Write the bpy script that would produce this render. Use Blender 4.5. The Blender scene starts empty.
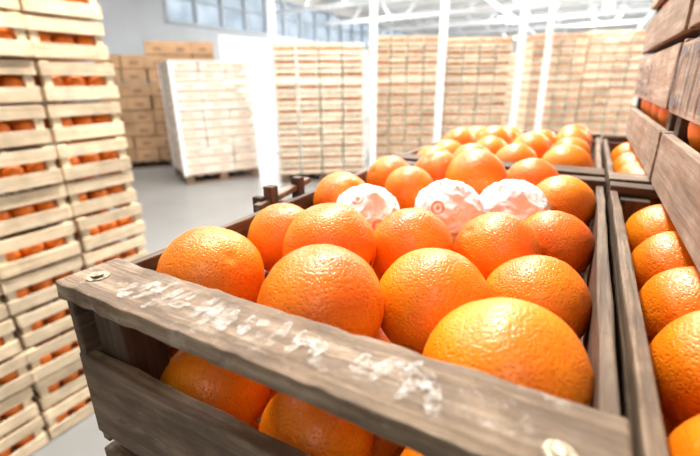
import bpy, bmesh, math, random
from mathutils import Vector, Matrix, noise
random.seed(7)
R=random.random
def U(a,b): return a+(b-a)*R()
scene=bpy.context.scene
try:
    scene.view_settings.view_transform='Standard'
except Exception: pass

# ---------------------------------------------------------------- materials
def newmat(name):
    m=bpy.data.materials.new(name); m.use_nodes=True
    nt=m.node_tree; b=nt.nodes['Principled BSDF']
    return m,nt,b
def N(nt,t,**kw):
    n=nt.nodes.new(t)
    for k,v in kw.items(): setattr(n,k,v)
    return n
def ramp(nt,stops):
    r=N(nt,'ShaderNodeValToRGB'); e=r.color_ramp.elements
    while len(e)<len(stops): e.new(0.5)
    for i,(p,c) in enumerate(stops):
        e[i].position=p; e[i].color=(*c,1)
    return r
def mixrgb(nt,fac,a,b,blend='MIX'):
    m=N(nt,'ShaderNodeMix',data_type='RGBA',blend_type=blend)
    for s,v in ((m.inputs[0],fac),(m.inputs[6],a),(m.inputs[7],b)):
        if hasattr(v,'is_output'): nt.links.new(v,s)
        elif isinstance(v,tuple): s.default_value=(*v,1)
        else: s.default_value=v
    return m.outputs[2]
def wood(name,dark,mid,light,rough=.75,gs=1.0,var=.35,bump=.0006,stain=None,chalk=False):
    m,nt,b=newmat(name); L=nt.links
    at=N(nt,'ShaderNodeAttribute',attribute_name='bco')
    rn=N(nt,'ShaderNodeAttribute',attribute_name='rnd')
    mp=N(nt,'ShaderNodeMapping'); mp.inputs['Scale'].default_value=(6*gs,110*gs,110*gs)
    L.new(at.outputs['Vector'],mp.inputs['Vector'])
    n1=N(nt,'ShaderNodeTexNoise'); n1.inputs['Scale'].default_value=1; n1.inputs['Detail'].default_value=8; n1.inputs['Roughness'].default_value=.72; n1.inputs['Distortion'].default_value=.5
    L.new(mp.outputs[0],n1.inputs['Vector'])
    r=ramp(nt,[(.28,dark),(.5,mid),(.72,light)]); L.new(n1.outputs[0],r.inputs[0])
    n2=N(nt,'ShaderNodeTexNoise'); n2.inputs['Scale'].default_value=14; n2.inputs['Detail'].default_value=4
    L.new(at.outputs['Vector'],n2.inputs['Vector'])
    mr=N(nt,'ShaderNodeMapRange'); mr.inputs[1].default_value=.3; mr.inputs[2].default_value=.7; mr.inputs[3].default_value=1-var; mr.inputs[4].default_value=1.12
    L.new(n2.outputs[0],mr.inputs[0])
    mr2=N(nt,'ShaderNodeMapRange'); mr2.inputs[3].default_value=1-var; mr2.inputs[4].default_value=1.08
    L.new(rn.outputs['Fac'],mr2.inputs[0])
    mu=N(nt,'ShaderNodeMath',operation='MULTIPLY'); L.new(mr.outputs[0],mu.inputs[0]); L.new(mr2.outputs[0],mu.inputs[1])
    c=mixrgb(nt,1.0,r.outputs[0],mu.outputs[0],'MULTIPLY')
    if stain:   # dirt blotches and scuffs
        n4=N(nt,'ShaderNodeTexNoise'); n4.inputs['Scale'].default_value=38; n4.inputs['Detail'].default_value=7; n4.inputs['Roughness'].default_value=.7
        mp4=N(nt,'ShaderNodeMapping'); mp4.inputs['Scale'].default_value=(.5,1.2,1.2)
        L.new(at.outputs['Vector'],mp4.inputs['Vector']); L.new(mp4.outputs[0],n4.inputs['Vector'])
        rr=ramp(nt,[(.47,(0,0,0)),(.62,(.9,.9,.9))]); L.new(n4.outputs[0],rr.inputs[0])
        c=mixrgb(nt,rr.outputs[0],c,stain)
    if chalk:   # rubbed whitish scuffs
        n5=N(nt,'ShaderNodeTexNoise'); n5.inputs['Scale'].default_value=30; n5.inputs['Detail'].default_value=9; n5.inputs['Roughness'].default_value=.8
        ad=N(nt,'ShaderNodeVectorMath',operation='ADD'); ad.inputs[1].default_value=(7,3,5)
        L.new(at.outputs['Vector'],ad.inputs[0]); L.new(ad.outputs[0],n5.inputs['Vector'])
        r5=ramp(nt,[(.55,(0,0,0)),(.72,(.6,.6,.6))]); L.new(n5.outputs[0],r5.inputs[0])
        c=mixrgb(nt,r5.outputs[0],c,(.74,.69,.62))
    L.new(c,b.inputs['Base Color']); b.inputs['Roughness'].default_value=rough
    bp=N(nt,'ShaderNodeBump'); bp.inputs['Distance'].default_value=bump; bp.inputs['Strength'].default_value=.9
    L.new(n1.outputs[0],bp.inputs['Height']); L.new(bp.outputs[0],b.inputs['Normal'])
    return m
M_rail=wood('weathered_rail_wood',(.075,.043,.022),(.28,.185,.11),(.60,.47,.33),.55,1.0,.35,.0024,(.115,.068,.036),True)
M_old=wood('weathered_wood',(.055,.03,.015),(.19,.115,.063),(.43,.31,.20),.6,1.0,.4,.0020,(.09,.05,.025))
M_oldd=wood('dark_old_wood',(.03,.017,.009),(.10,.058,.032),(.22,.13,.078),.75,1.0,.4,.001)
M_pine=wood('pale_pine',(.54,.36,.20),(.84,.66,.45),(.94,.81,.62),.7,.8,.22,.0005)
M_pine2=wood('far_pine',(.62,.46,.30),(.88,.73,.56),(.96,.86,.72),.7,.4,.22,.0005)
M_pine3=wood('far_pine_reddish',(.56,.38,.24),(.83,.64,.46),(.94,.80,.64),.7,.4,.25,.0005)
M_grey=wood('greyed_wood',(.17,.10,.06),(.43,.31,.22),(.72,.61,.50),.75,.9,.35,.0014,(.25,.15,.09))
M_pal=wood('pallet_wood',(.10,.06,.035),(.22,.14,.085),(.36,.25,.16),.8,.6,.3,.0008)
M_pal2=wood('shaded_inner_wood',(.22,.13,.07),(.44,.28,.17),(.62,.44,.29),.8,.6,.3,.0008)

def simple(name,col,rough=.6,metal=0,nscale=0,nvar=.1,bump=0,spec=None):
    m,nt,b=newmat(name); L=nt.links
    tc=N(nt,'ShaderNodeTexCoord')
    n=N(nt,'ShaderNodeTexNoise'); n.inputs['Scale'].default_value=nscale or 5; n.inputs['Detail'].default_value=5
    L.new(tc.outputs['Object'],n.inputs['Vector'])
    lo=tuple(c*(1-nvar) for c in col); hi=tuple(min(1,c*(1+nvar)) for c in col)
    r=ramp(nt,[(.35,lo),(.65,hi)]); L.new(n.outputs[0],r.inputs[0]); L.new(r.outputs[0],b.inputs['Base Color'])
    b.inputs['Roughness'].default_value=rough; b.inputs['Metallic'].default_value=metal
    if bump:
        bp=N(nt,'ShaderNodeBump'); bp.inputs['Distance'].default_value=bump
        L.new(n.outputs[0],bp.inputs['Height']); L.new(bp.outputs[0],b.inputs['Normal'])
    return m
def orange_mat():
    m,nt,b=newmat('orange_peel'); L=nt.links
    tc=N(nt,'ShaderNodeTexCoord'); oi=N(nt,'ShaderNodeObjectInfo')
    n=N(nt,'ShaderNodeTexNoise'); n.inputs['Scale'].default_value=18; n.inputs['Detail'].default_value=3
    L.new(tc.outputs['Object'],n.inputs['Vector'])
    r=ramp(nt,[(.3,(.91,.165,.002)),(.55,(.97,.23,.003)),(.75,(1.0,.30,.006))]); L.new(n.outputs[0],r.inputs[0])
    hs=N(nt,'ShaderNodeHueSaturation'); 
    mr=N(nt,'ShaderNodeMapRange'); mr.inputs[3].default_value=.492; mr.inputs[4].default_value=.507
    L.new(oi.outputs['Random'],mr.inputs[0]); L.new(mr.outputs[0],hs.inputs['Hue']); L.new(r.outputs[0],hs.inputs['Color'])
    v=N(nt,'ShaderNodeTexVoronoi'); v.inputs['Scale'].default_value=520; v.feature='SMOOTH_F1'
    L.new(tc.outputs['Object'],v.inputs['Vector'])
    pr=ramp(nt,[(.0,(.0,.0,.0)),(.45,(1,1,1))]); L.new(v.outputs['Distance'],pr.inputs[0])
    c=mixrgb(nt,.14,hs.outputs[0],pr.outputs[0],'MULTIPLY')
    L.new(c,b.inputs['Base Color'])
    n3=N(nt,'ShaderNodeTexNoise'); n3.inputs['Scale'].default_value=210; n3.inputs['Detail'].default_value=2; L.new(tc.outputs['Object'],n3.inputs['Vector'])
    ad=N(nt,'ShaderNodeMath',operation='ADD'); L.new(pr.outputs[0],ad.inputs[0]); L.new(n3.outputs[0],ad.inputs[1])
    bp=N(nt,'ShaderNodeBump'); bp.inputs['Distance'].default_value=.00055; bp.inputs['Strength'].default_value=.75
    L.new(ad.outputs[0],bp.inputs['Height']); L.new(bp.outputs[0],b.inputs['Normal'])
    b.inputs['Roughness'].default_value=.36
    b.inputs['Subsurface Weight'].default_value=.08; b.inputs['Subsurface Radius'].default_value=(.012,.005,.001); b.inputs['Subsurface Scale'].default_value=.5
    return m
M_or=orange_mat()
M_or2=simple('orange_peel_bulk',(.90,.20,.008),.42,0,25,.15)
M_cal=simple('calyx_green',(.16,.17,.04),.8,0,300,.3)
M_white=simple('white_paint',(.84,.85,.86),.5,0,3,.04)
M_truss=simple('truss_paint',(.60,.64,.68),.5,0,3,.06)
M_steel=simple('zinc_steel',(.36,.31,.23),.45,1,260,.5,.0008)
M_kraft=simple('kraft_cardboard',(.38,.23,.125),.8,0,3,.2)
M_carton=simple('cream_carton',(.88,.78,.68),.7,0,6,.08)
M_carton2=simple('printed_band',(.68,.49,.37),.7,0,12,.2)
M_lid=simple('white_strap',(.9,.9,.9),.5,0,4,.03)
M_kraft2=simple('dark_kraft_print',(.24,.135,.075),.8,0,9,.3)

def paper_mat():
    m,nt,b=newmat('tissue_paper'); L=nt.links
    tc=N(nt,'ShaderNodeTexCoord')
    v=N(nt,'ShaderNodeTexVoronoi'); v.inputs['Scale'].default_value=40
    L.new(tc.outputs['Object'],v.inputs['Vector'])
    # printed ring emblem with a dot inside, repeated on the tissue
    rg=ramp(nt,[(.0,(1,1,1)),(.12,(1,1,1)),(.15,(0,0,0)),(.24,(0,0,0)),(.27,(1,1,1)),(.35,(1,1,1)),(.38,(0,0,0))]); L.new(v.outputs['Distance'],rg.inputs[0])
    w=N(nt,'ShaderNodeTexNoise'); w.inputs['Scale'].default_value=60; w.inputs['Detail'].default_value=1; L.new(tc.outputs['Object'],w.inputs['Vector'])
    g=ramp(nt,[(.44,(0,0,0)),(.50,(.85,.85,.85))]); L.new(w.outputs[0],g.inputs[0])
    mm=N(nt,'ShaderNodeMath',operation='MULTIPLY'); L.new(rg.outputs[0],mm.inputs[0]); L.new(g.outputs[0],mm.inputs[1])
    n=N(nt,'ShaderNodeTexNoise'); n.inputs['Scale'].default_value=25; L.new(tc.outputs['Object'],n.inputs['Vector'])
    r=ramp(nt,[(.55,(.86,.855,.85)),(.85,(.90,.78,.64))]); L.new(n.outputs[0],r.inputs[0])
    c=mixrgb(nt,mm.outputs[0],r.outputs[0],(.80,.24,.08))
    L.new(c,b.inputs['Base Color']); b.inputs['Roughness'].default_value=.38
    return m
M_paper=paper_mat()

def floor_mat():
    m,nt,b=newmat('concrete_floor'); L=nt.links
    tc=N(nt,'ShaderNodeTexCoord'); n=N(nt,'ShaderNodeTexNoise'); n.inputs['Scale'].default_value=.8; n.inputs['Detail'].default_value=8
    L.new(tc.outputs['Object'],n.inputs['Vector'])
    r=ramp(nt,[(.3,(.205,.205,.205)),(.7,(.28,.28,.275))]); L.new(n.outputs[0],r.inputs[0]); L.new(r.outputs[0],b.inputs['Base Color'])
    b.inputs['Roughness'].default_value=.36
    bp=N(nt,'ShaderNodeBump'); bp.inputs['Distance'].default_value=.003; L.new(n.outputs[0],bp.inputs['Height']); L.new(bp.outputs[0],b.inputs['Normal'])
    return m
M_floor=floor_mat()
M_wall=simple('wall_paint_bluegrey',(.43,.47,.52),.7,0,1.5,.06)
M_wallw=simple('wall_paint_white',(.87,.865,.86),.7,0,1.5,.04)
M_ceil=simple('ceiling_sheet',(.87,.87,.87),.7,0,1.5,.04)
M_frame=simple('window_frame_grey',(.34,.39,.45),.5,0,5,.05)
def glass_mat():
    m,nt,b=newmat('frosted_glass'); L=nt.links
    tc=N(nt,'ShaderNodeTexCoord'); n=N(nt,'ShaderNodeTexNoise'); n.inputs['Scale'].default_value=2; L.new(tc.outputs['Object'],n.inputs['Vector'])
    r=ramp(nt,[(.3,(.28,.31,.34)),(.7,(.36,.39,.42))]); L.new(n.outputs[0],r.inputs[0])
    t=N(nt,'ShaderNodeBsdfTranslucent'); L.new(r.outputs[0],t.inputs[0])
    tr=N(nt,'ShaderNodeBsdfTransparent'); L.new(r.outputs[0],tr.inputs[0])
    mx=N(nt,'ShaderNodeMixShader'); mx.inputs[0].default_value=.5; L.new(t.outputs[0],mx.inputs[1]); L.new(tr.outputs[0],mx.inputs[2])
    L.new(mx.outputs[0],nt.nodes['Material Output'].inputs['Surface'])
    return m
M_glass=glass_mat()
def emis(name,col,s):
    m,nt,b=newmat(name); b.inputs['Emission Color'].default_value=(*col,1); b.inputs['Emission Strength'].default_value=s; b.inputs['Base Color'].default_value=(*col,1)
    return m
M_tube=emis('lamp_tube',(1,.98,.95),8)
def stamp_mat(name,col,thr,sc=170,mx=1.0):
    m,nt,b=newmat(name); L=nt.links
    tc=N(nt,'ShaderNodeTexCoord'); n=N(nt,'ShaderNodeTexNoise'); n.inputs['Scale'].default_value=sc; n.inputs['Detail'].default_value=6; n.inputs['Roughness'].default_value=.75
    L.new(tc.outputs['Object'],n.inputs['Vector'])
    mr=N(nt,'ShaderNodeMapRange'); mr.inputs[1].default_value=thr-.14; mr.inputs[2].default_value=thr+.18; mr.inputs[4].default_value=mx; L.new(n.outputs[0],mr.inputs[0])
    b.inputs['Base Color'].default_value=(*col,1); b.inputs['Roughness'].default_value=.8
    L.new(mr.outputs[0],b.inputs['Alpha'])
    return m
M_chalk=stamp_mat('faded_white_chalk',(.84,.81,.76),.57,190,.75)
M_ink=stamp_mat('faded_grey_ink',(.13,.13,.15),.42)

# ---------------------------------------------------------------- mesh builder
class MB:
    def __init__(s): s.v=[];s.f=[];s.m=[];s.sm=[];s.bc=[];s.rn=[];s.mats=[]
    def mi(s,mat):
        if mat not in s.mats: s.mats.append(mat)
        return s.mats.index(mat)
    def box(s,c,d,mat,rz=0,seg=1,jit=0,rx=0,ry=0):
        base=len(s.v)
        ax=max(range(3),key=lambda i:d[i]); oth=[i for i in range(3) if i!=ax]
        ro=(U(0,50),U(0,50),U(0,50)); rv=R()
        M=Matrix.Translation(c)@Matrix.Rotation(rz,4,'Z')@Matrix.Rotation(ry,4,'Y')@Matrix.Rotation(rx,4,'X')
        cs=[(-1,-1),(1,-1),(1,1),(-1,1)]
        for k in range(seg+1):
            t=k/seg-.5
            for a,b in cs:
                p=[0,0,0]; p[ax]=t*d[ax]; p[oth[0]]=a*d[oth[0]]/2; p[oth[1]]=b*d[oth[1]]/2
                if jit: 
                    p[oth[0]]+=U(-jit,jit); p[oth[1]]+=U(-jit,jit)
                s.v.append(M@Vector(p)); s.bc.append((p[ax]+ro[0],p[oth[0]]+ro[1],p[oth[1]]+ro[2])); s.rn.append(rv)
        i=s.mi(mat); flip=(ax==1)
        def F(q):
            s.f.append(q[::-1] if flip else q); s.m.append(i); s.sm.append(False)
        F([base+3,base+2,base+1,base]); 
        e=base+4*seg; F([e,e+1,e+2,e+3])
        for k in range(seg):
            o=base+4*k
            for a in range(4):
                b=(a+1)%4; F([o+a,o+b,o+4+b,o+4+a])
    def ball(s,c,r,mat,nu=12,nv=8):
        base=len(s.v); i=s.mi(mat); rv=R(); q=Matrix.Rotation(U(0,3),3,'X')@Matrix.Rotation(U(0,3),3,'Z'); c=Vector(c)
        P=[Vector((0,0,r))]
        for a in range(1,nv):
            th=math.pi*a/nv
            for b in range(nu):
                ph=2*math.pi*b/nu
                P.append(Vector((r*math.sin(th)*math.cos(ph),r*math.sin(th)*math.sin(ph),r*math.cos(th))))
        P.append(Vector((0,0,-r)))
        for p in P:
            w=c+q@p; s.v.append(w); s.bc.append(tuple(w)); s.rn.append(rv)
        def F(l): s.f.append(l); s.m.append(i); s.sm.append(True)
        for b in range(nu): F([base,base+1+b,base+1+(b+1)%nu])
        for a in range(nv-2):
            for b in range(nu):
                o=base+1+a*nu; F([o+b,o+nu+b,o+nu+(b+1)%nu,o+(b+1)%nu])
        o=base+1+(nv-2)*nu; l=base+len(P)-1
        for b in range(nu): F([o+b,l,o+(b+1)%nu])
    def poly(s,pts,mat):
        base=len(s.v)
        for p in pts: s.v.append(Vector(p)); s.bc.append(tuple(p)); s.rn.append(.5)
        s.f.append(list(range(base,base+len(pts)))); s.m.append(s.mi(mat)); s.sm.append(False)
    def build(s,name,loc=(0,0,0),rz=0,bevel=0,parent=None):
        me=bpy.data.meshes.new(name); me.from_pydata([tuple(v) for v in s.v],[],s.f)
        for m in s.mats: me.materials.append(m)
        me.polygons.foreach_set('material_index',s.m); me.polygons.foreach_set('use_smooth',s.sm)
        a=me.attributes.new('bco','FLOAT_VECTOR','POINT'); a.data.foreach_set('vector',[x for t in s.bc for x in t])
        a=me.attributes.new('rnd','FLOAT','POINT'); a.data.foreach_set('value',s.rn)
        me.update()
        o=bpy.data.objects.new(name,me); scene.collection.objects.link(o)
        o.location=loc; o.rotation_euler=(0,0,rz)
        if bevel:
            b=o.modifiers.new('bevel','BEVEL'); b.width=bevel; b.segments=2; b.limit_method='ANGLE'
        if parent: o.parent=parent
        return o

YAW=math.radians(29.6)
def site(X,Y):   # warehouse aisle grid -> room grid
    c,s=math.cos(YAW),math.sin(YAW)
    return (c*X-s*Y, s*X+c*Y)

# ---------------------------------------------------------------- room
mb=MB(); mb.box((0,12,-.05),(18.4,36.4,.1),M_floor); mb.build('floor')
mb=MB()
mb.box((0,12,4.35),(18.4,36.4,.1),M_ceil)
for i in range(19):   # roof sheet ribs
    mb.box((0,-4+i*1.8,4.27),(18,.08,.06),M_truss)
mb.build('ceiling')
X0=-9.1
def wl(y0,y1,z0,z1,m):
    mb=MB(); mb.box((X0,(y0+y1)/2,(z0+z1)/2),(.2,y1-y0,z1-z0),m); mb.build('wall_left')
wl(-6,8.8,0,2.85,M_wall); wl(11.3,30,0,2.85,M_wallw); wl(8.8,11.3,2.76,2.85,M_wall)
wl(-6,7.2,2.85,4.3,M_wall); wl(7.2,30,3.95,4.3,M_wallw)
mb=MB()
mb.box((X0+.02,18.6,3.4),(.03,22.6,1.0),M_glass)
g=mb.build('window_1')
mb=MB()
y=7.25
while y<30:
    mb.box((X0+.06,y,3.4),(.1,.09,1.02),M_frame); y+=.9
mb.box((X0+.06,18.6,2.90),(.14,22.7,.07),M_frame); mb.box((X0+.06,18.6,3.90),(.12,22.7,.07),M_frame); mb.box((X0+.06,18.6,3.45),(.08,22.7,.04),M_frame)
mb.build('window_frame',parent=g)
mb=MB()
mb.box((X0,8.85,1.37),(.22,.09,2.72),M_white); mb.box((X0,11.25,1.37),(.22,.09,2.72),M_white); mb.box((X0,10.05,2.70),(.22,2.3,.09),M_white)
mb.build('door_1')
mb=MB(); mb.box((0,30.1,2.15),(18.4,.2,4.3),M_wallw); mb.build('wall_back')
mb=MB(); mb.box((0,-6.1,2.15),(18.4,.2,4.3),M_wallw); mb.build('wall_front')
mb=MB(); mb.box((9.1,12,2.15),(.2,36,4.3),M_wallw); mb.build('wall_right')
for i,y in enumerate((8,11,14,17,20,24)):
    mb=MB()
    mb.box((0,y,3.5),(17.8,.1,.1),M_truss); mb.box((0,y,4.15),(17.8,.1,.1),M_truss)
    for k in range(18):
        x=-8.5+k
        mb.box((x,y,3.82),(.05,.05,.78),M_truss,ry=(.6 if k%2 else -.6))
    mb.build('roof_truss')
for x in (-2.6,1.2,3.2):
    mb=MB(); mb.box((x,17,3.35),(.09,25,.09),M_truss); mb.build('ceiling_pipe')
for (X,Y,w) in ((.34,5.95,.085),(1.27,6.0,.085),(2.95,7.6,.10),(3.55,7.9,.085),(-1.60,9.6,.14)):
    x,y=site(X,Y); mb=MB()
    mb.box((0,0,2.12),(w,w,4.2),M_white); mb.box((0,0,.015),(w*2.2,w*2.2,.03),M_white)
    mb.box((0,0,3.3),(w*1.6,w*1.6,.12),M_white)
    mb.build('steel_column',(x,y,0),YAW,bevel=.006)

# ---------------------------------------------------------------- crates
def crate(mb,x0,y0,z0,w,l,h,mat,slats,t=.008,post=.022,mats2=None):
    m2=mats2 or mat
    x1,y1=x0+w,y0+l
    for cx in (x0+t+post/2,x1-t-post/2):
        for cy in (y0+t+post/2,y1-t-post/2):
            mb.box((cx,cy,z0+h/2),(post,post,h*.985),m2)
    for a,b in slats:
        zc=z0+h*(a+b)/2; hh=h*(b-a); j=lambda:U(-.002,.002)
        mb.box((x0+w/2,y0+t/2,zc+j()),(w,t,hh),mat); mb.box((x0+w/2,y1-t/2,zc+j()),(w,t,hh),mat)
        mb.box((x0+t/2,y0+l/2,zc+j()),(t,l-2*t,hh),mat); mb.box((x1-t/2,y0+l/2,zc+j()),(t,l-2*t,hh),mat)
    mb.box((x0+w/2,y0+l/2,z0+.006),(w-2*t,l-2*t,.008),m2)

def pallet(mb,w,l,mat,h=.14):
    for k in range(3):
        y=-l/2+.05+k*(l-.1)/2
        mb.box((0,y,.012),(w,.1,.022),mat)
        for q in range(3): mb.box((-w/2+.07+q*(w-.14)/2,y,.068),(.12,.1,.088),mat)
    n=max(4,int(w/.16))
    for k in range(n): mb.box((-w/2+.05+k*(w-.1)/(n-1),0,.127),(.1,l,.024),mat)

def crate_load(name,X,Y,ang,nx,ny,nz,cw,cl,ch,mat,fruit=True):
    mb=MB(); W=nx*cw;Lc=ny*cl
    pallet(mb,W,Lc,M_pal)
    for k in range(nz):
        for i in range(nx):
            for j in range(ny):
                if 0<i<nx-1 and 0<j<ny-1 and k<nz-1: continue
                x0=-W/2+i*cw+.006+U(-.006,.006); y0=-Lc/2+j*cl+.005+U(-.006,.006); z0=.141+k*ch
                crate(mb,x0,y0,z0,cw-.020,cl-.016,ch-.020,mat,[(.0,.38),(.64,1.0)],t=.009,post=.032,mats2=M_pal2)
                if fruit:
                    n=int(cw/.08)
                    for q in range(n):
                        mb.ball((x0+.06+q*(cw-.13)/max(1,n-1),y0+.075,z0+ch*.40),.042,M_or2,8,6)
                    n=int(cl/.085)
                    if i in(0,nx-1):
                        for q in range(1,n):
                            mb.ball((x0+(.062 if i==0 else cw-.084),y0+.06+q*(cl-.12)/max(1,n-1),z0+ch*.40),.042,M_or2,8,6)
                else:
                    mb.box((x0+cw/2-.01,y0+cl/2-.008,z0+ch*.4),(cw*.8,cl*.8,ch*.5),M_pal2)
    x,y=site(X,Y)
    return mb.build(name,(x,y,0),YAW+ang)

crate_load('crate_pallet_stack',-.47,6.95,math.radians(6),4,2,11,.335,.5,.174,M_pine2)
crate_load('crate_pallet_stack',1.00,8.15,math.radians(3),4,2,12,.29,.5,.176,M_pine3)
crate_load('crate_pallet_stack',2.34,8.3,math.radians(-2),4,2,12,.285,.5,.174,M_pine3)
crate_load('crate_pallet_stack',4.52,9.9,math.radians(-4),4,2,13,.28,.5,.176,M_pine3)
crate_load('crate_pallet_stack',5.80,10.0,math.radians(-6),4,2,13,.29,.5,.180,M_pine3)
crate_load('crate_pallet_stack',4.1,12.6,0,4,2,12,.31,.5,.17,M_pine2,False)

# near left stack of crates (pale pine)
mb=MB(); ch=.16
for k in range(12):
    for j in range(5):
        y0=.885-j*.31+U(-.008,.008); x0=-2.365+U(-.012,.012); z0=.0+k*ch
        crate(mb,x0,y0,z0,.5,.298,ch-.008,M_pine,[(.03,.38),(.65,.97)],t=.009,post=.03)
        for q in range(3):
            mb.ball((x0+.5-.060,y0+.058+q*.088+U(-.004,.004),z0+.066+U(-.005,.005)),.043,M_or2,20,14)
            mb.ball((x0+.5-.15,y0+.058+q*.088,z0+.066),.043,M_or2,12,8)
        if j==0:
            for q in range(3): mb.ball((x0+.06+q*.09,y0+.298-.057,z0+.068),.043,M_or2,14,10)
mb.build('wooden_crate_stack',bevel=.0012)

def cartons(name,X,Y,ang,nx,ny,nz,cw,cl,ch,mat,band=None,guards=False,skip=None,z0=.14,jit=.008):
    mb=MB(); W=nx*cw;Lc=ny*cl
    pallet(mb,W,Lc,M_pal)
    for k in range(nz):
        for i in range(nx):
            for j in range(ny):
                if skip and skip(i,j,k): continue
                c=(-W/2+(i+.5)*cw+U(-jit,jit),-Lc/2+(j+.5)*cl+U(-jit,jit),z0+(k+.5)*ch)
                mb.box(c,(cw-.012,cl-.012,ch-.014),mat)
                if band:
                    mb.box((c[0],c[1],c[2]-ch*.30),(cw-.009,cl-.009,ch*.12),band)
                    mb.box((c[0]+U(-.05,.05),c[1],c[2]+ch*.08),(cw*U(.3,.6),cl-.009,ch*.26),band)
                    mb.box((c[0],c[1]+U(-.05,.05),c[2]+ch*.08),(cw-.009,cl*.5,ch*.26),band)
                else:
                    mb.box((c[0],c[1],c[2]+ch/2-.012),(.05,cl-.008,.006),M_carton2)
                    mb.box((c[0],c[1],c[2]-.02),(cw*.35,cl-.009,ch*.25),M_kraft2)
    H=z0+nz*ch
    if guards:
        for sx in(-1,1):
            for sy in(-1,1):
                mb.box((sx*(W/2-.015),sy*(Lc/2+.004),(H+z0)/2),(.06,.006,H-z0),M_lid)
                mb.box((sx*(W/2+.004),sy*(Lc/2-.015),(H+z0)/2),(.006,.06,H-z0),M_lid)
        mb.box((0,0,H+.006),(W+.02,Lc+.02,.02),M_lid)
        for f in (.25,.6,.9): 
            z=z0+(H-z0)*f
            mb.box((0,-Lc/2-.009,z),(W,.003,.015),M_lid)
    x,y=site(X,Y)
    return mb.build(name,(x,y,0),YAW+ang,bevel=0)
cartons('carton_pallet',-2.30,7.045,math.radians(30.7),3,2,12,.40,.5,.139,M_carton,M_carton2,True)
cartons('cardboard_box_stack',-3.62,8.45,math.radians(22),5,3,9,.40,.40,.232,M_kraft,None,False,lambda i,j,k:(k==8 and i<2),jit=.02)

# ---------------------------------------------------------------- hero crates
ZR=1.38
def hero(name,x0,y0,w,l,h,detail=True,rail_mat=M_rail):
    mb=MB(); z0=ZR-h; x1,y1=x0+w,y0+l; t=.008
    for cx in (x0+t+.016,x1-t-.016):
        for cy in (y0+.012+.016,y1-.012-.016):
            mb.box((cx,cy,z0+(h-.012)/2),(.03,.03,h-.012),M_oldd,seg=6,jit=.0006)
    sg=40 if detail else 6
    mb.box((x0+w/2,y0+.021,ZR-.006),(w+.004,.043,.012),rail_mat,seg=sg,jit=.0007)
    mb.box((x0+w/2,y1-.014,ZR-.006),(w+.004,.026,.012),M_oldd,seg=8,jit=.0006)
    for a,b in ((-.125,-.056),(-.212,-.142)):
        if -a>h: continue
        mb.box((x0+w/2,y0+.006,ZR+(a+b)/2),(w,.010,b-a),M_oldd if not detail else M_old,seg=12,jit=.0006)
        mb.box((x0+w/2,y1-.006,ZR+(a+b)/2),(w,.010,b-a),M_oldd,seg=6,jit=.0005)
    for a,b in ((-.062,-.006),(-.135,-.075),(-.215,-.150)):
        mb.box((x0+t/2-.001,y0+l/2,ZR+(a+b)/2),(t,l-.006,b-a),M_old,seg=10,jit=.0006)
        mb.box((x1-t/2+.001,y0+l/2,ZR+(a+b)/2),(t,l-.006,b-a),M_old,seg=10,jit=.0006)
    if detail:   # mid cleats with stacking blocks on the outer side
        for yy in (.225,.275):
            mb.box((x0-.007,y0+yy,ZR-h/2+.008),(.012,.012,h+.012),M_oldd,seg=4,jit=.0006)
        mb.box((x0-.009,y0+.250,ZR+.000),(.010,.095,.007),M_rail,rx=.12)
        mb.box((x0-.022,y0+.262,ZR-.018),(.008,.085,.010),M_old,rx=-.15)
        mb.box((x0-.016,y0+.215,ZR-.012),(.014,.008,.030),M_oldd)
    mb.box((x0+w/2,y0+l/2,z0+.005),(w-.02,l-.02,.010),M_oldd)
    return mb.build(name,bevel=.0014)
MX0,MY0,MW,ML,MH=-.285,.114,.314,.502,.24
main=hero('wooden_orange_crate',MX0,MY0,MW,ML,MH)
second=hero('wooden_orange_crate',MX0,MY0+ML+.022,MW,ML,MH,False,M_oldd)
rc=hero('wooden_orange_crate',.0335+.004,MY0-.02,.314,.502,MH,False)
rc2=hero('wooden_orange_crate',.0335+.004,MY0-.02+.502+.02,.314,.502,MH,False)
def support(name,x0,y0,w,l):
    mb=MB(); n=5; base=.14; hh=(ZR-MH-base)/n
    for k in range(n):
        crate(mb,x0,y0,base+k*hh,w,l,hh-.001,M_old,[(.05,.34),(.40,.66),(.72,.97)],t=.009,post=.03,mats2=M_oldd)
        for i in range(3):
            for j in range(5):
                if i in(0,2) or j in (0,4): mb.ball((x0+.06+i*(w-.12)/2,y0+.06+j*(l-.12)/4,base+k*hh+.06),.044,M_or2,10,8)
    return mb.build(name)
support('wooden_crate_column',MX0,MY0,MW,ML); support('wooden_crate_column',MX0,MY0+ML+.022,MW,ML)
support('wooden_crate_column',.0375,MY0-.02,.314,.502); support('wooden_crate_column',.0375,MY0+.502,.314,.502)
mb=MB(); pallet(mb,.70,1.1,M_pal); mb.build('wooden_pallet',(.035,.63,0))

def disc(mb,c,r,h,mat,n=20):
    for z,rr,hh in ((0,r,h),(h,r*.55,h*1.6)):
        b=[(c[0]+rr*math.cos(2*math.pi*i/n),c[1]+rr*math.sin(2*math.pi*i/n)) for i in range(n)]
        mb.poly([(x,y,c[2]+z+hh) for x,y in b],mat)
        for i in range(n):
            p,q=b[i],b[(i+1)%n]
            mb.poly([(p[0],p[1],c[2]+z),(q[0],q[1],c[2]+z),(q[0],q[1],c[2]+z+hh),(p[0],p[1],c[2]+z+hh)],mat)
mb=MB(); disc(mb,(MX0+.018,MY0+.017,ZR),.0070,.0010,M_steel); disc(mb,(MX0+MW-.020,MY0+.012,ZR),.0052,.0010,M_steel)
mb.build('screw_washers',parent=main)
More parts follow.
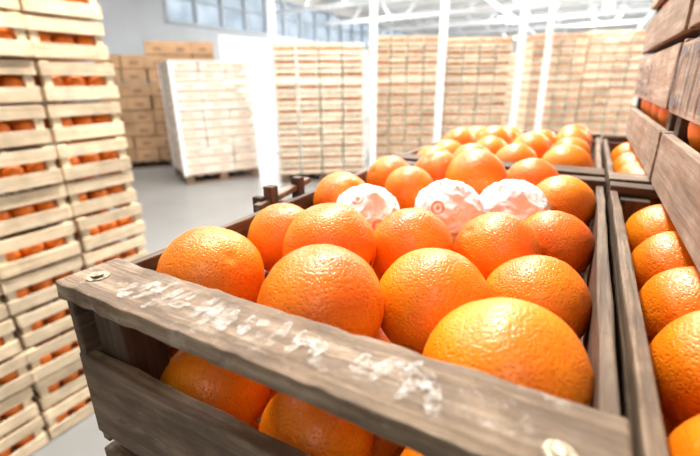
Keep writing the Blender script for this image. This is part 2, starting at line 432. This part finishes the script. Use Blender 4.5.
# rubbed chalk smudges across the rail (illegible)
mb=MB()
def smudge(cx,cy,ln,wd,ang):
    d=Vector((math.cos(ang),math.sin(ang),0)); n=Vector((-d.y,d.x,0)); z=Vector((cx,cy,ZR+.0010+U(0,.0003)))
    up=[];dn=[]
    for k in range(9):
        t=k/8; w=wd*.5*math.sin(math.pi*(.12+.76*t))
        p=z+d*ln*(t-.5)
        up.append(p+n*w*U(.6,1.3)); dn.append(p-n*w*U(.6,1.3))
    mb.poly(dn+up[::-1],M_chalk)
ry=MY0+.021
for xr in (.052,.061,.070,.083,.092,.112,.121,.134,.146,.166,.178,.190,.214,.224,.236,.247):
    smudge(MX0+xr,ry+U(-.003,.003),U(.018,.030),U(.006,.010),math.radians(U(62,112)))
    if R()<.45: smudge(MX0+xr+.005,ry+U(-.012,.010),U(.008,.014),U(.004,.007),math.radians(U(-20,25)))
mb.build('faded_chalk_marks',parent=main)

# upper crates stacked on the right
mb=MB(); hU=.165
for k in range(4):
    for j in range(2):
        x0=.078+U(-.002,.002); y0=.10+j*.515; z0=ZR+.003+k*hU
        crate(mb,x0,y0,z0,.31,.50,hU-.006,M_grey,[(.0,.37),(.52,.97)],t=.009,post=.028,mats2=M_oldd)
        for q in range(5):
            mb.ball((x0+.055,y0+.06+q*.094,z0+.072),.043,M_or2,20,14)
ur=mb.build('weathered_crate_stack',bevel=.001)
def text(body,loc,size,rot,mat,parent):
    cu=bpy.data.curves.new('stencil_lettering','FONT'); cu.body=body; cu.size=size; cu.extrude=.0
    o=bpy.data.objects.new('stencil_lettering',cu); scene.collection.objects.link(o)
    o.location=loc; o.rotation_euler=rot; cu.materials.append(mat); o.parent=parent
text('CITRUS',(.0745,.60,ZR+hU*.56),.085,(math.pi/2,0,-math.pi/2),M_ink,ur)
text('FRUIT',(.0745,.56,ZR+hU*1.56),.075,(math.pi/2,0,-math.pi/2),M_ink,ur)
text('GRADE 1',(.0745,1.06,ZR+hU*.56),.07,(math.pi/2,0,-math.pi/2),M_ink,ur)

# ---------------------------------------------------------------- oranges
def orange_mesh(seed,sub=5):
    bm=bmesh.new(); bmesh.ops.create_icosphere(bm,subdivisions=sub,radius=1)
    so=Vector((seed*7.3,seed*3.1,1.7))
    for v in bm.verts:
        d=v.co.normalized(); ang=math.acos(max(-1,min(1,d.z))); ph=math.atan2(d.y,d.x)
        r=1+.026*noise.noise(d*1.3+so)+.008*noise.noise(d*5+so)
        r-=.085*math.exp(-(ang/.17)**2)*(1+.25*math.cos(5*ph)); r-=.012*math.exp(-((ang-.35)/.25)**2)*(.5+.5*math.cos(7*ph+seed))
        ab=math.pi-ang; r-=.045*math.exp(-(ab/.10)**2)
        v.co=Vector((d.x*r,d.y*r,d.z*r*.955))
    for f in bm.faces: f.smooth=True; f.material_index=0
    c=bm.verts.new((0,0,.915)); ring=[]
    for i in range(10):
        a=i*math.pi/5; rr=.085 if i%2==0 else .045
        ring.append(bm.verts.new((rr*math.cos(a),rr*math.sin(a),.90-(0 if i%2 else -.008))))
    for i in range(10):
        f=bm.faces.new((c,ring[i],ring[(i+1)%10])); f.material_index=1
    for v in bm.verts: v.co*=.044
    me=bpy.data.meshes.new('orange'); bm.to_mesh(me); bm.free()
    me.materials.append(M_or); me.materials.append(M_cal)
    return me
OM=[orange_mesh(i) for i in range(5)]
def wrap_mesh(seed):
    bm=bmesh.new(); bmesh.ops.create_icosphere(bm,subdivisions=6,radius=1)
    so=Vector((seed*5.1,seed*2.3,.7))
    tw=Vector((.25,-.35,.9)).normalized()
    for v in bm.verts:
        d=v.co.normalized()
        q=d+.3*noise.noise_vector(d*1.2+so)
        rg=1-abs(noise.noise(q*1.9+so))*2; rg2=1-abs(noise.noise(q*4.0+so))*2; rg3=1-abs(noise.noise(q*8+so))*2
        r=.95+.070*rg+.040*rg2+.012*rg3
        dist=(d-tw).length
        r+=.13*math.exp(-(dist/.20)**2)*(1+.6*noise.noise(d*7+so))-.03*math.exp(-((dist-.45)/.15)**2)
        v.co=Vector((d.x*r,d.y*r,d.z*r*.92))*.044
    for f in bm.faces: f.smooth=True
    me=bpy.data.meshes.new('paper_wrapped_orange'); bm.to_mesh(me); bm.free(); me.materials.append(M_paper)
    return me
# x, y, z, radius, wrapped
P=[(-.238,.197,1.358,.0405,0),(-.133,.203,1.358,.0435,0),(-.008,.193,1.350,.0435,0),(-.0656,.252,1.350,.041,0),(-.190,.272,1.364,.0405,0),
   (-.245,.285,1.360,.035,0),(-.121,.322,1.358,.0375,0),(-.008,.286,1.347,.037,0),(-.051,.355,1.356,.037,0),(-.003,.405,1.352,.0345,0),
   (-.001,.515,1.364,.036,0),(-.0535,.462,1.364,.037,1),(-.116,.420,1.367,.036,1),(-.191,.368,1.366,.035,1),(-.240,.405,1.366,.035,0),
   (-.185,.482,1.366,.034,0),(-.235,.532,1.366,.035,0),(-.118,.528,1.380,.039,0),(-.046,.570,1.370,.035,0),(-.172,.560,1.374,.035,0)]
rad=[p[3] for p in P]
pos=[Vector(p[:3]) for p in P]; anc=[p.copy() for p in pos]
for it in range(250):
    for i in range(len(pos)):
        for j in range(i+1,len(pos)):
            d=pos[j]-pos[i]; L=d.length; m=(rad[i]+rad[j])*.965
            if L<m:
                d.normalize(); c=d*(m-L)*.5; pos[i]-=c; pos[j]+=c
    for i,p in enumerate(pos):
        if it<235: p+= (anc[i]-p)*.05
        p.x=min(max(p.x,MX0+.009+rad[i]),MX0+MW-.009-rad[i]*.9)
        p.y=min(max(p.y,MY0+.043+rad[i]*.93),MY0+ML-.02-rad[i]*.8)
        p.z=min(max(p.z,anc[i].z-.016),anc[i].z+.003)
for i,p in enumerate(pos):
    w=P[i][4]
    me=wrap_mesh(i) if w else OM[i%5]
    o=bpy.data.objects.new('paper_wrapped_orange' if w else 'orange',me); scene.collection.objects.link(o)
    o.location=p; s=rad[i]/.044
    o.scale=(s,s,s)
    o.rotation_euler=(U(-.25,.25),U(-.25,.25),U(-.6,.8)) if w else (U(.5,2.6),U(-.6,.6),U(0,6))
def hires_pile(name,pts,r):
    bm=bmesh.new()
    for (x,y,z) in pts:
        k=len(bm.verts)
        me=OMs[random.randrange(2)]
        bm.from_mesh(me); bm.verts.ensure_lookup_table()
        M=Matrix.Translation((x,y,z))@Matrix.Rotation(U(0,6),4,'Z')@Matrix.Rotation(U(.4,2.7),4,'X')@Matrix.Scale(r*U(.95,1.04)/.044,4)
        for v in bm.verts[k:]: v.co=M@v.co
    me=bpy.data.meshes.new(name); bm.to_mesh(me); bm.free(); me.materials.append(M_or); me.materials.append(M_cal)
    o=bpy.data.objects.new(name,me); scene.collection.objects.link(o); return o
OMs=[orange_mesh(11,4),orange_mesh(12,4)]
pts=[]
for z in (ZR-.108,ZR-.190):
    for j in range(5):
        for i in range(3):
            pts.append((MX0+.060+i*.0965,MY0+.062+j*.0925,z))
hires_pile('orange_pile',pts,.0425)
def top_layer(x0,y0,w,l,zt,nx,ny,r,dz=.008,crown=0):
    pts=[]
    for j in range(ny):
        for i in range(nx):
            fx=abs(i/(nx-1)-.5)*2
            ox=(r*.35 if j%2 else -r*.0) if 0<i<nx-1 else 0
            pts.append((x0+.012+r+ox+i*(w-.024-2*r)/(nx-1)+U(-.002,.002),y0+.045+r+j*(l-.075-2*r)/(ny-1)+U(-.005,.005),zt+U(-dz,dz)+crown*(1-fx)))
    for j in range(5):
        for i in range(3):
            pts.append((x0+.055+i*(w-.11)/2,y0+.062+j*(l-.12)/4,zt-.080))
    return pts
hires_pile('orange_pile',top_layer(MX0,MY0+ML+.022,MW,ML,ZR-.022,4,5,.038,.012,.008),.039)
hires_pile('orange_pile',top_layer(.0375,MY0-.02,.314,.502,ZR-.046,3,5,.042),.042)
hires_pile('orange_pile',top_layer(.0375,MY0+.502,.314,.502,ZR-.046,3,5,.042),.042)

# ---------------------------------------------------------------- lights
w=bpy.data.worlds.new('World'); scene.world=w; w.use_nodes=True
bg=w.node_tree.nodes['Background']; bg.inputs[0].default_value=(1,.985,.95,1); bg.inputs[1].default_value=6.5
def lamp(x,y,z,sx,sy,power,col=(1,.965,.90)):
    mb=MB(); mb.box((0,0,.05),(sx+.06,sy+.06,.06),M_white)
    for k in (-1,1):
        mb.box((k*sx*.3,0,0),(.03,sy*.95,.03),M_tube)
    h=mb.build('fluorescent_ceiling_light',(x,y,z))
    ld=bpy.data.lights.new('lamp_glow','AREA'); ld.shape='RECTANGLE'; ld.size=sx; ld.size_y=sy; ld.energy=power; ld.color=col
    o=bpy.data.objects.new('lamp_glow',ld); scene.collection.objects.link(o); o.location=(0,0,-.03); o.parent=h
for (x,y,p) in ((-1.0,1.9,290),(-3.2,1.0,85),(1.0,-2.5,35),(-1.2,4.8,200),(-5,4.5,150),(2.5,7,230),(-3.6,9,270),(1.5,11,460),(-6.5,12,330),(-2,15,600),(4,15,520),(0,20,600),(4,23,500),(-4,22,500)):  # the weakest lamp, unseen behind the camera, is an added fill
    lamp(x,y,4.1,.35,2.4,p)

# ---------------------------------------------------------------- camera
cd=bpy.data.cameras.new('camera'); cam=bpy.data.objects.new('camera',cd); scene.collection.objects.link(cam)
cd.sensor_width=36; cd.lens=410/700*36; cd.clip_start=.01
cam.matrix_world=Matrix.Translation((0,0,1.5))@Matrix.Rotation(YAW,4,'Z')@Matrix.Rotation(math.radians(90-19.6),4,'X')@Matrix.Rotation(math.radians(-.7),4,'Z')
cd.dof.use_dof=True; cd.dof.focus_distance=.31; cd.dof.aperture_fstop=5.6
scene.camera=cam
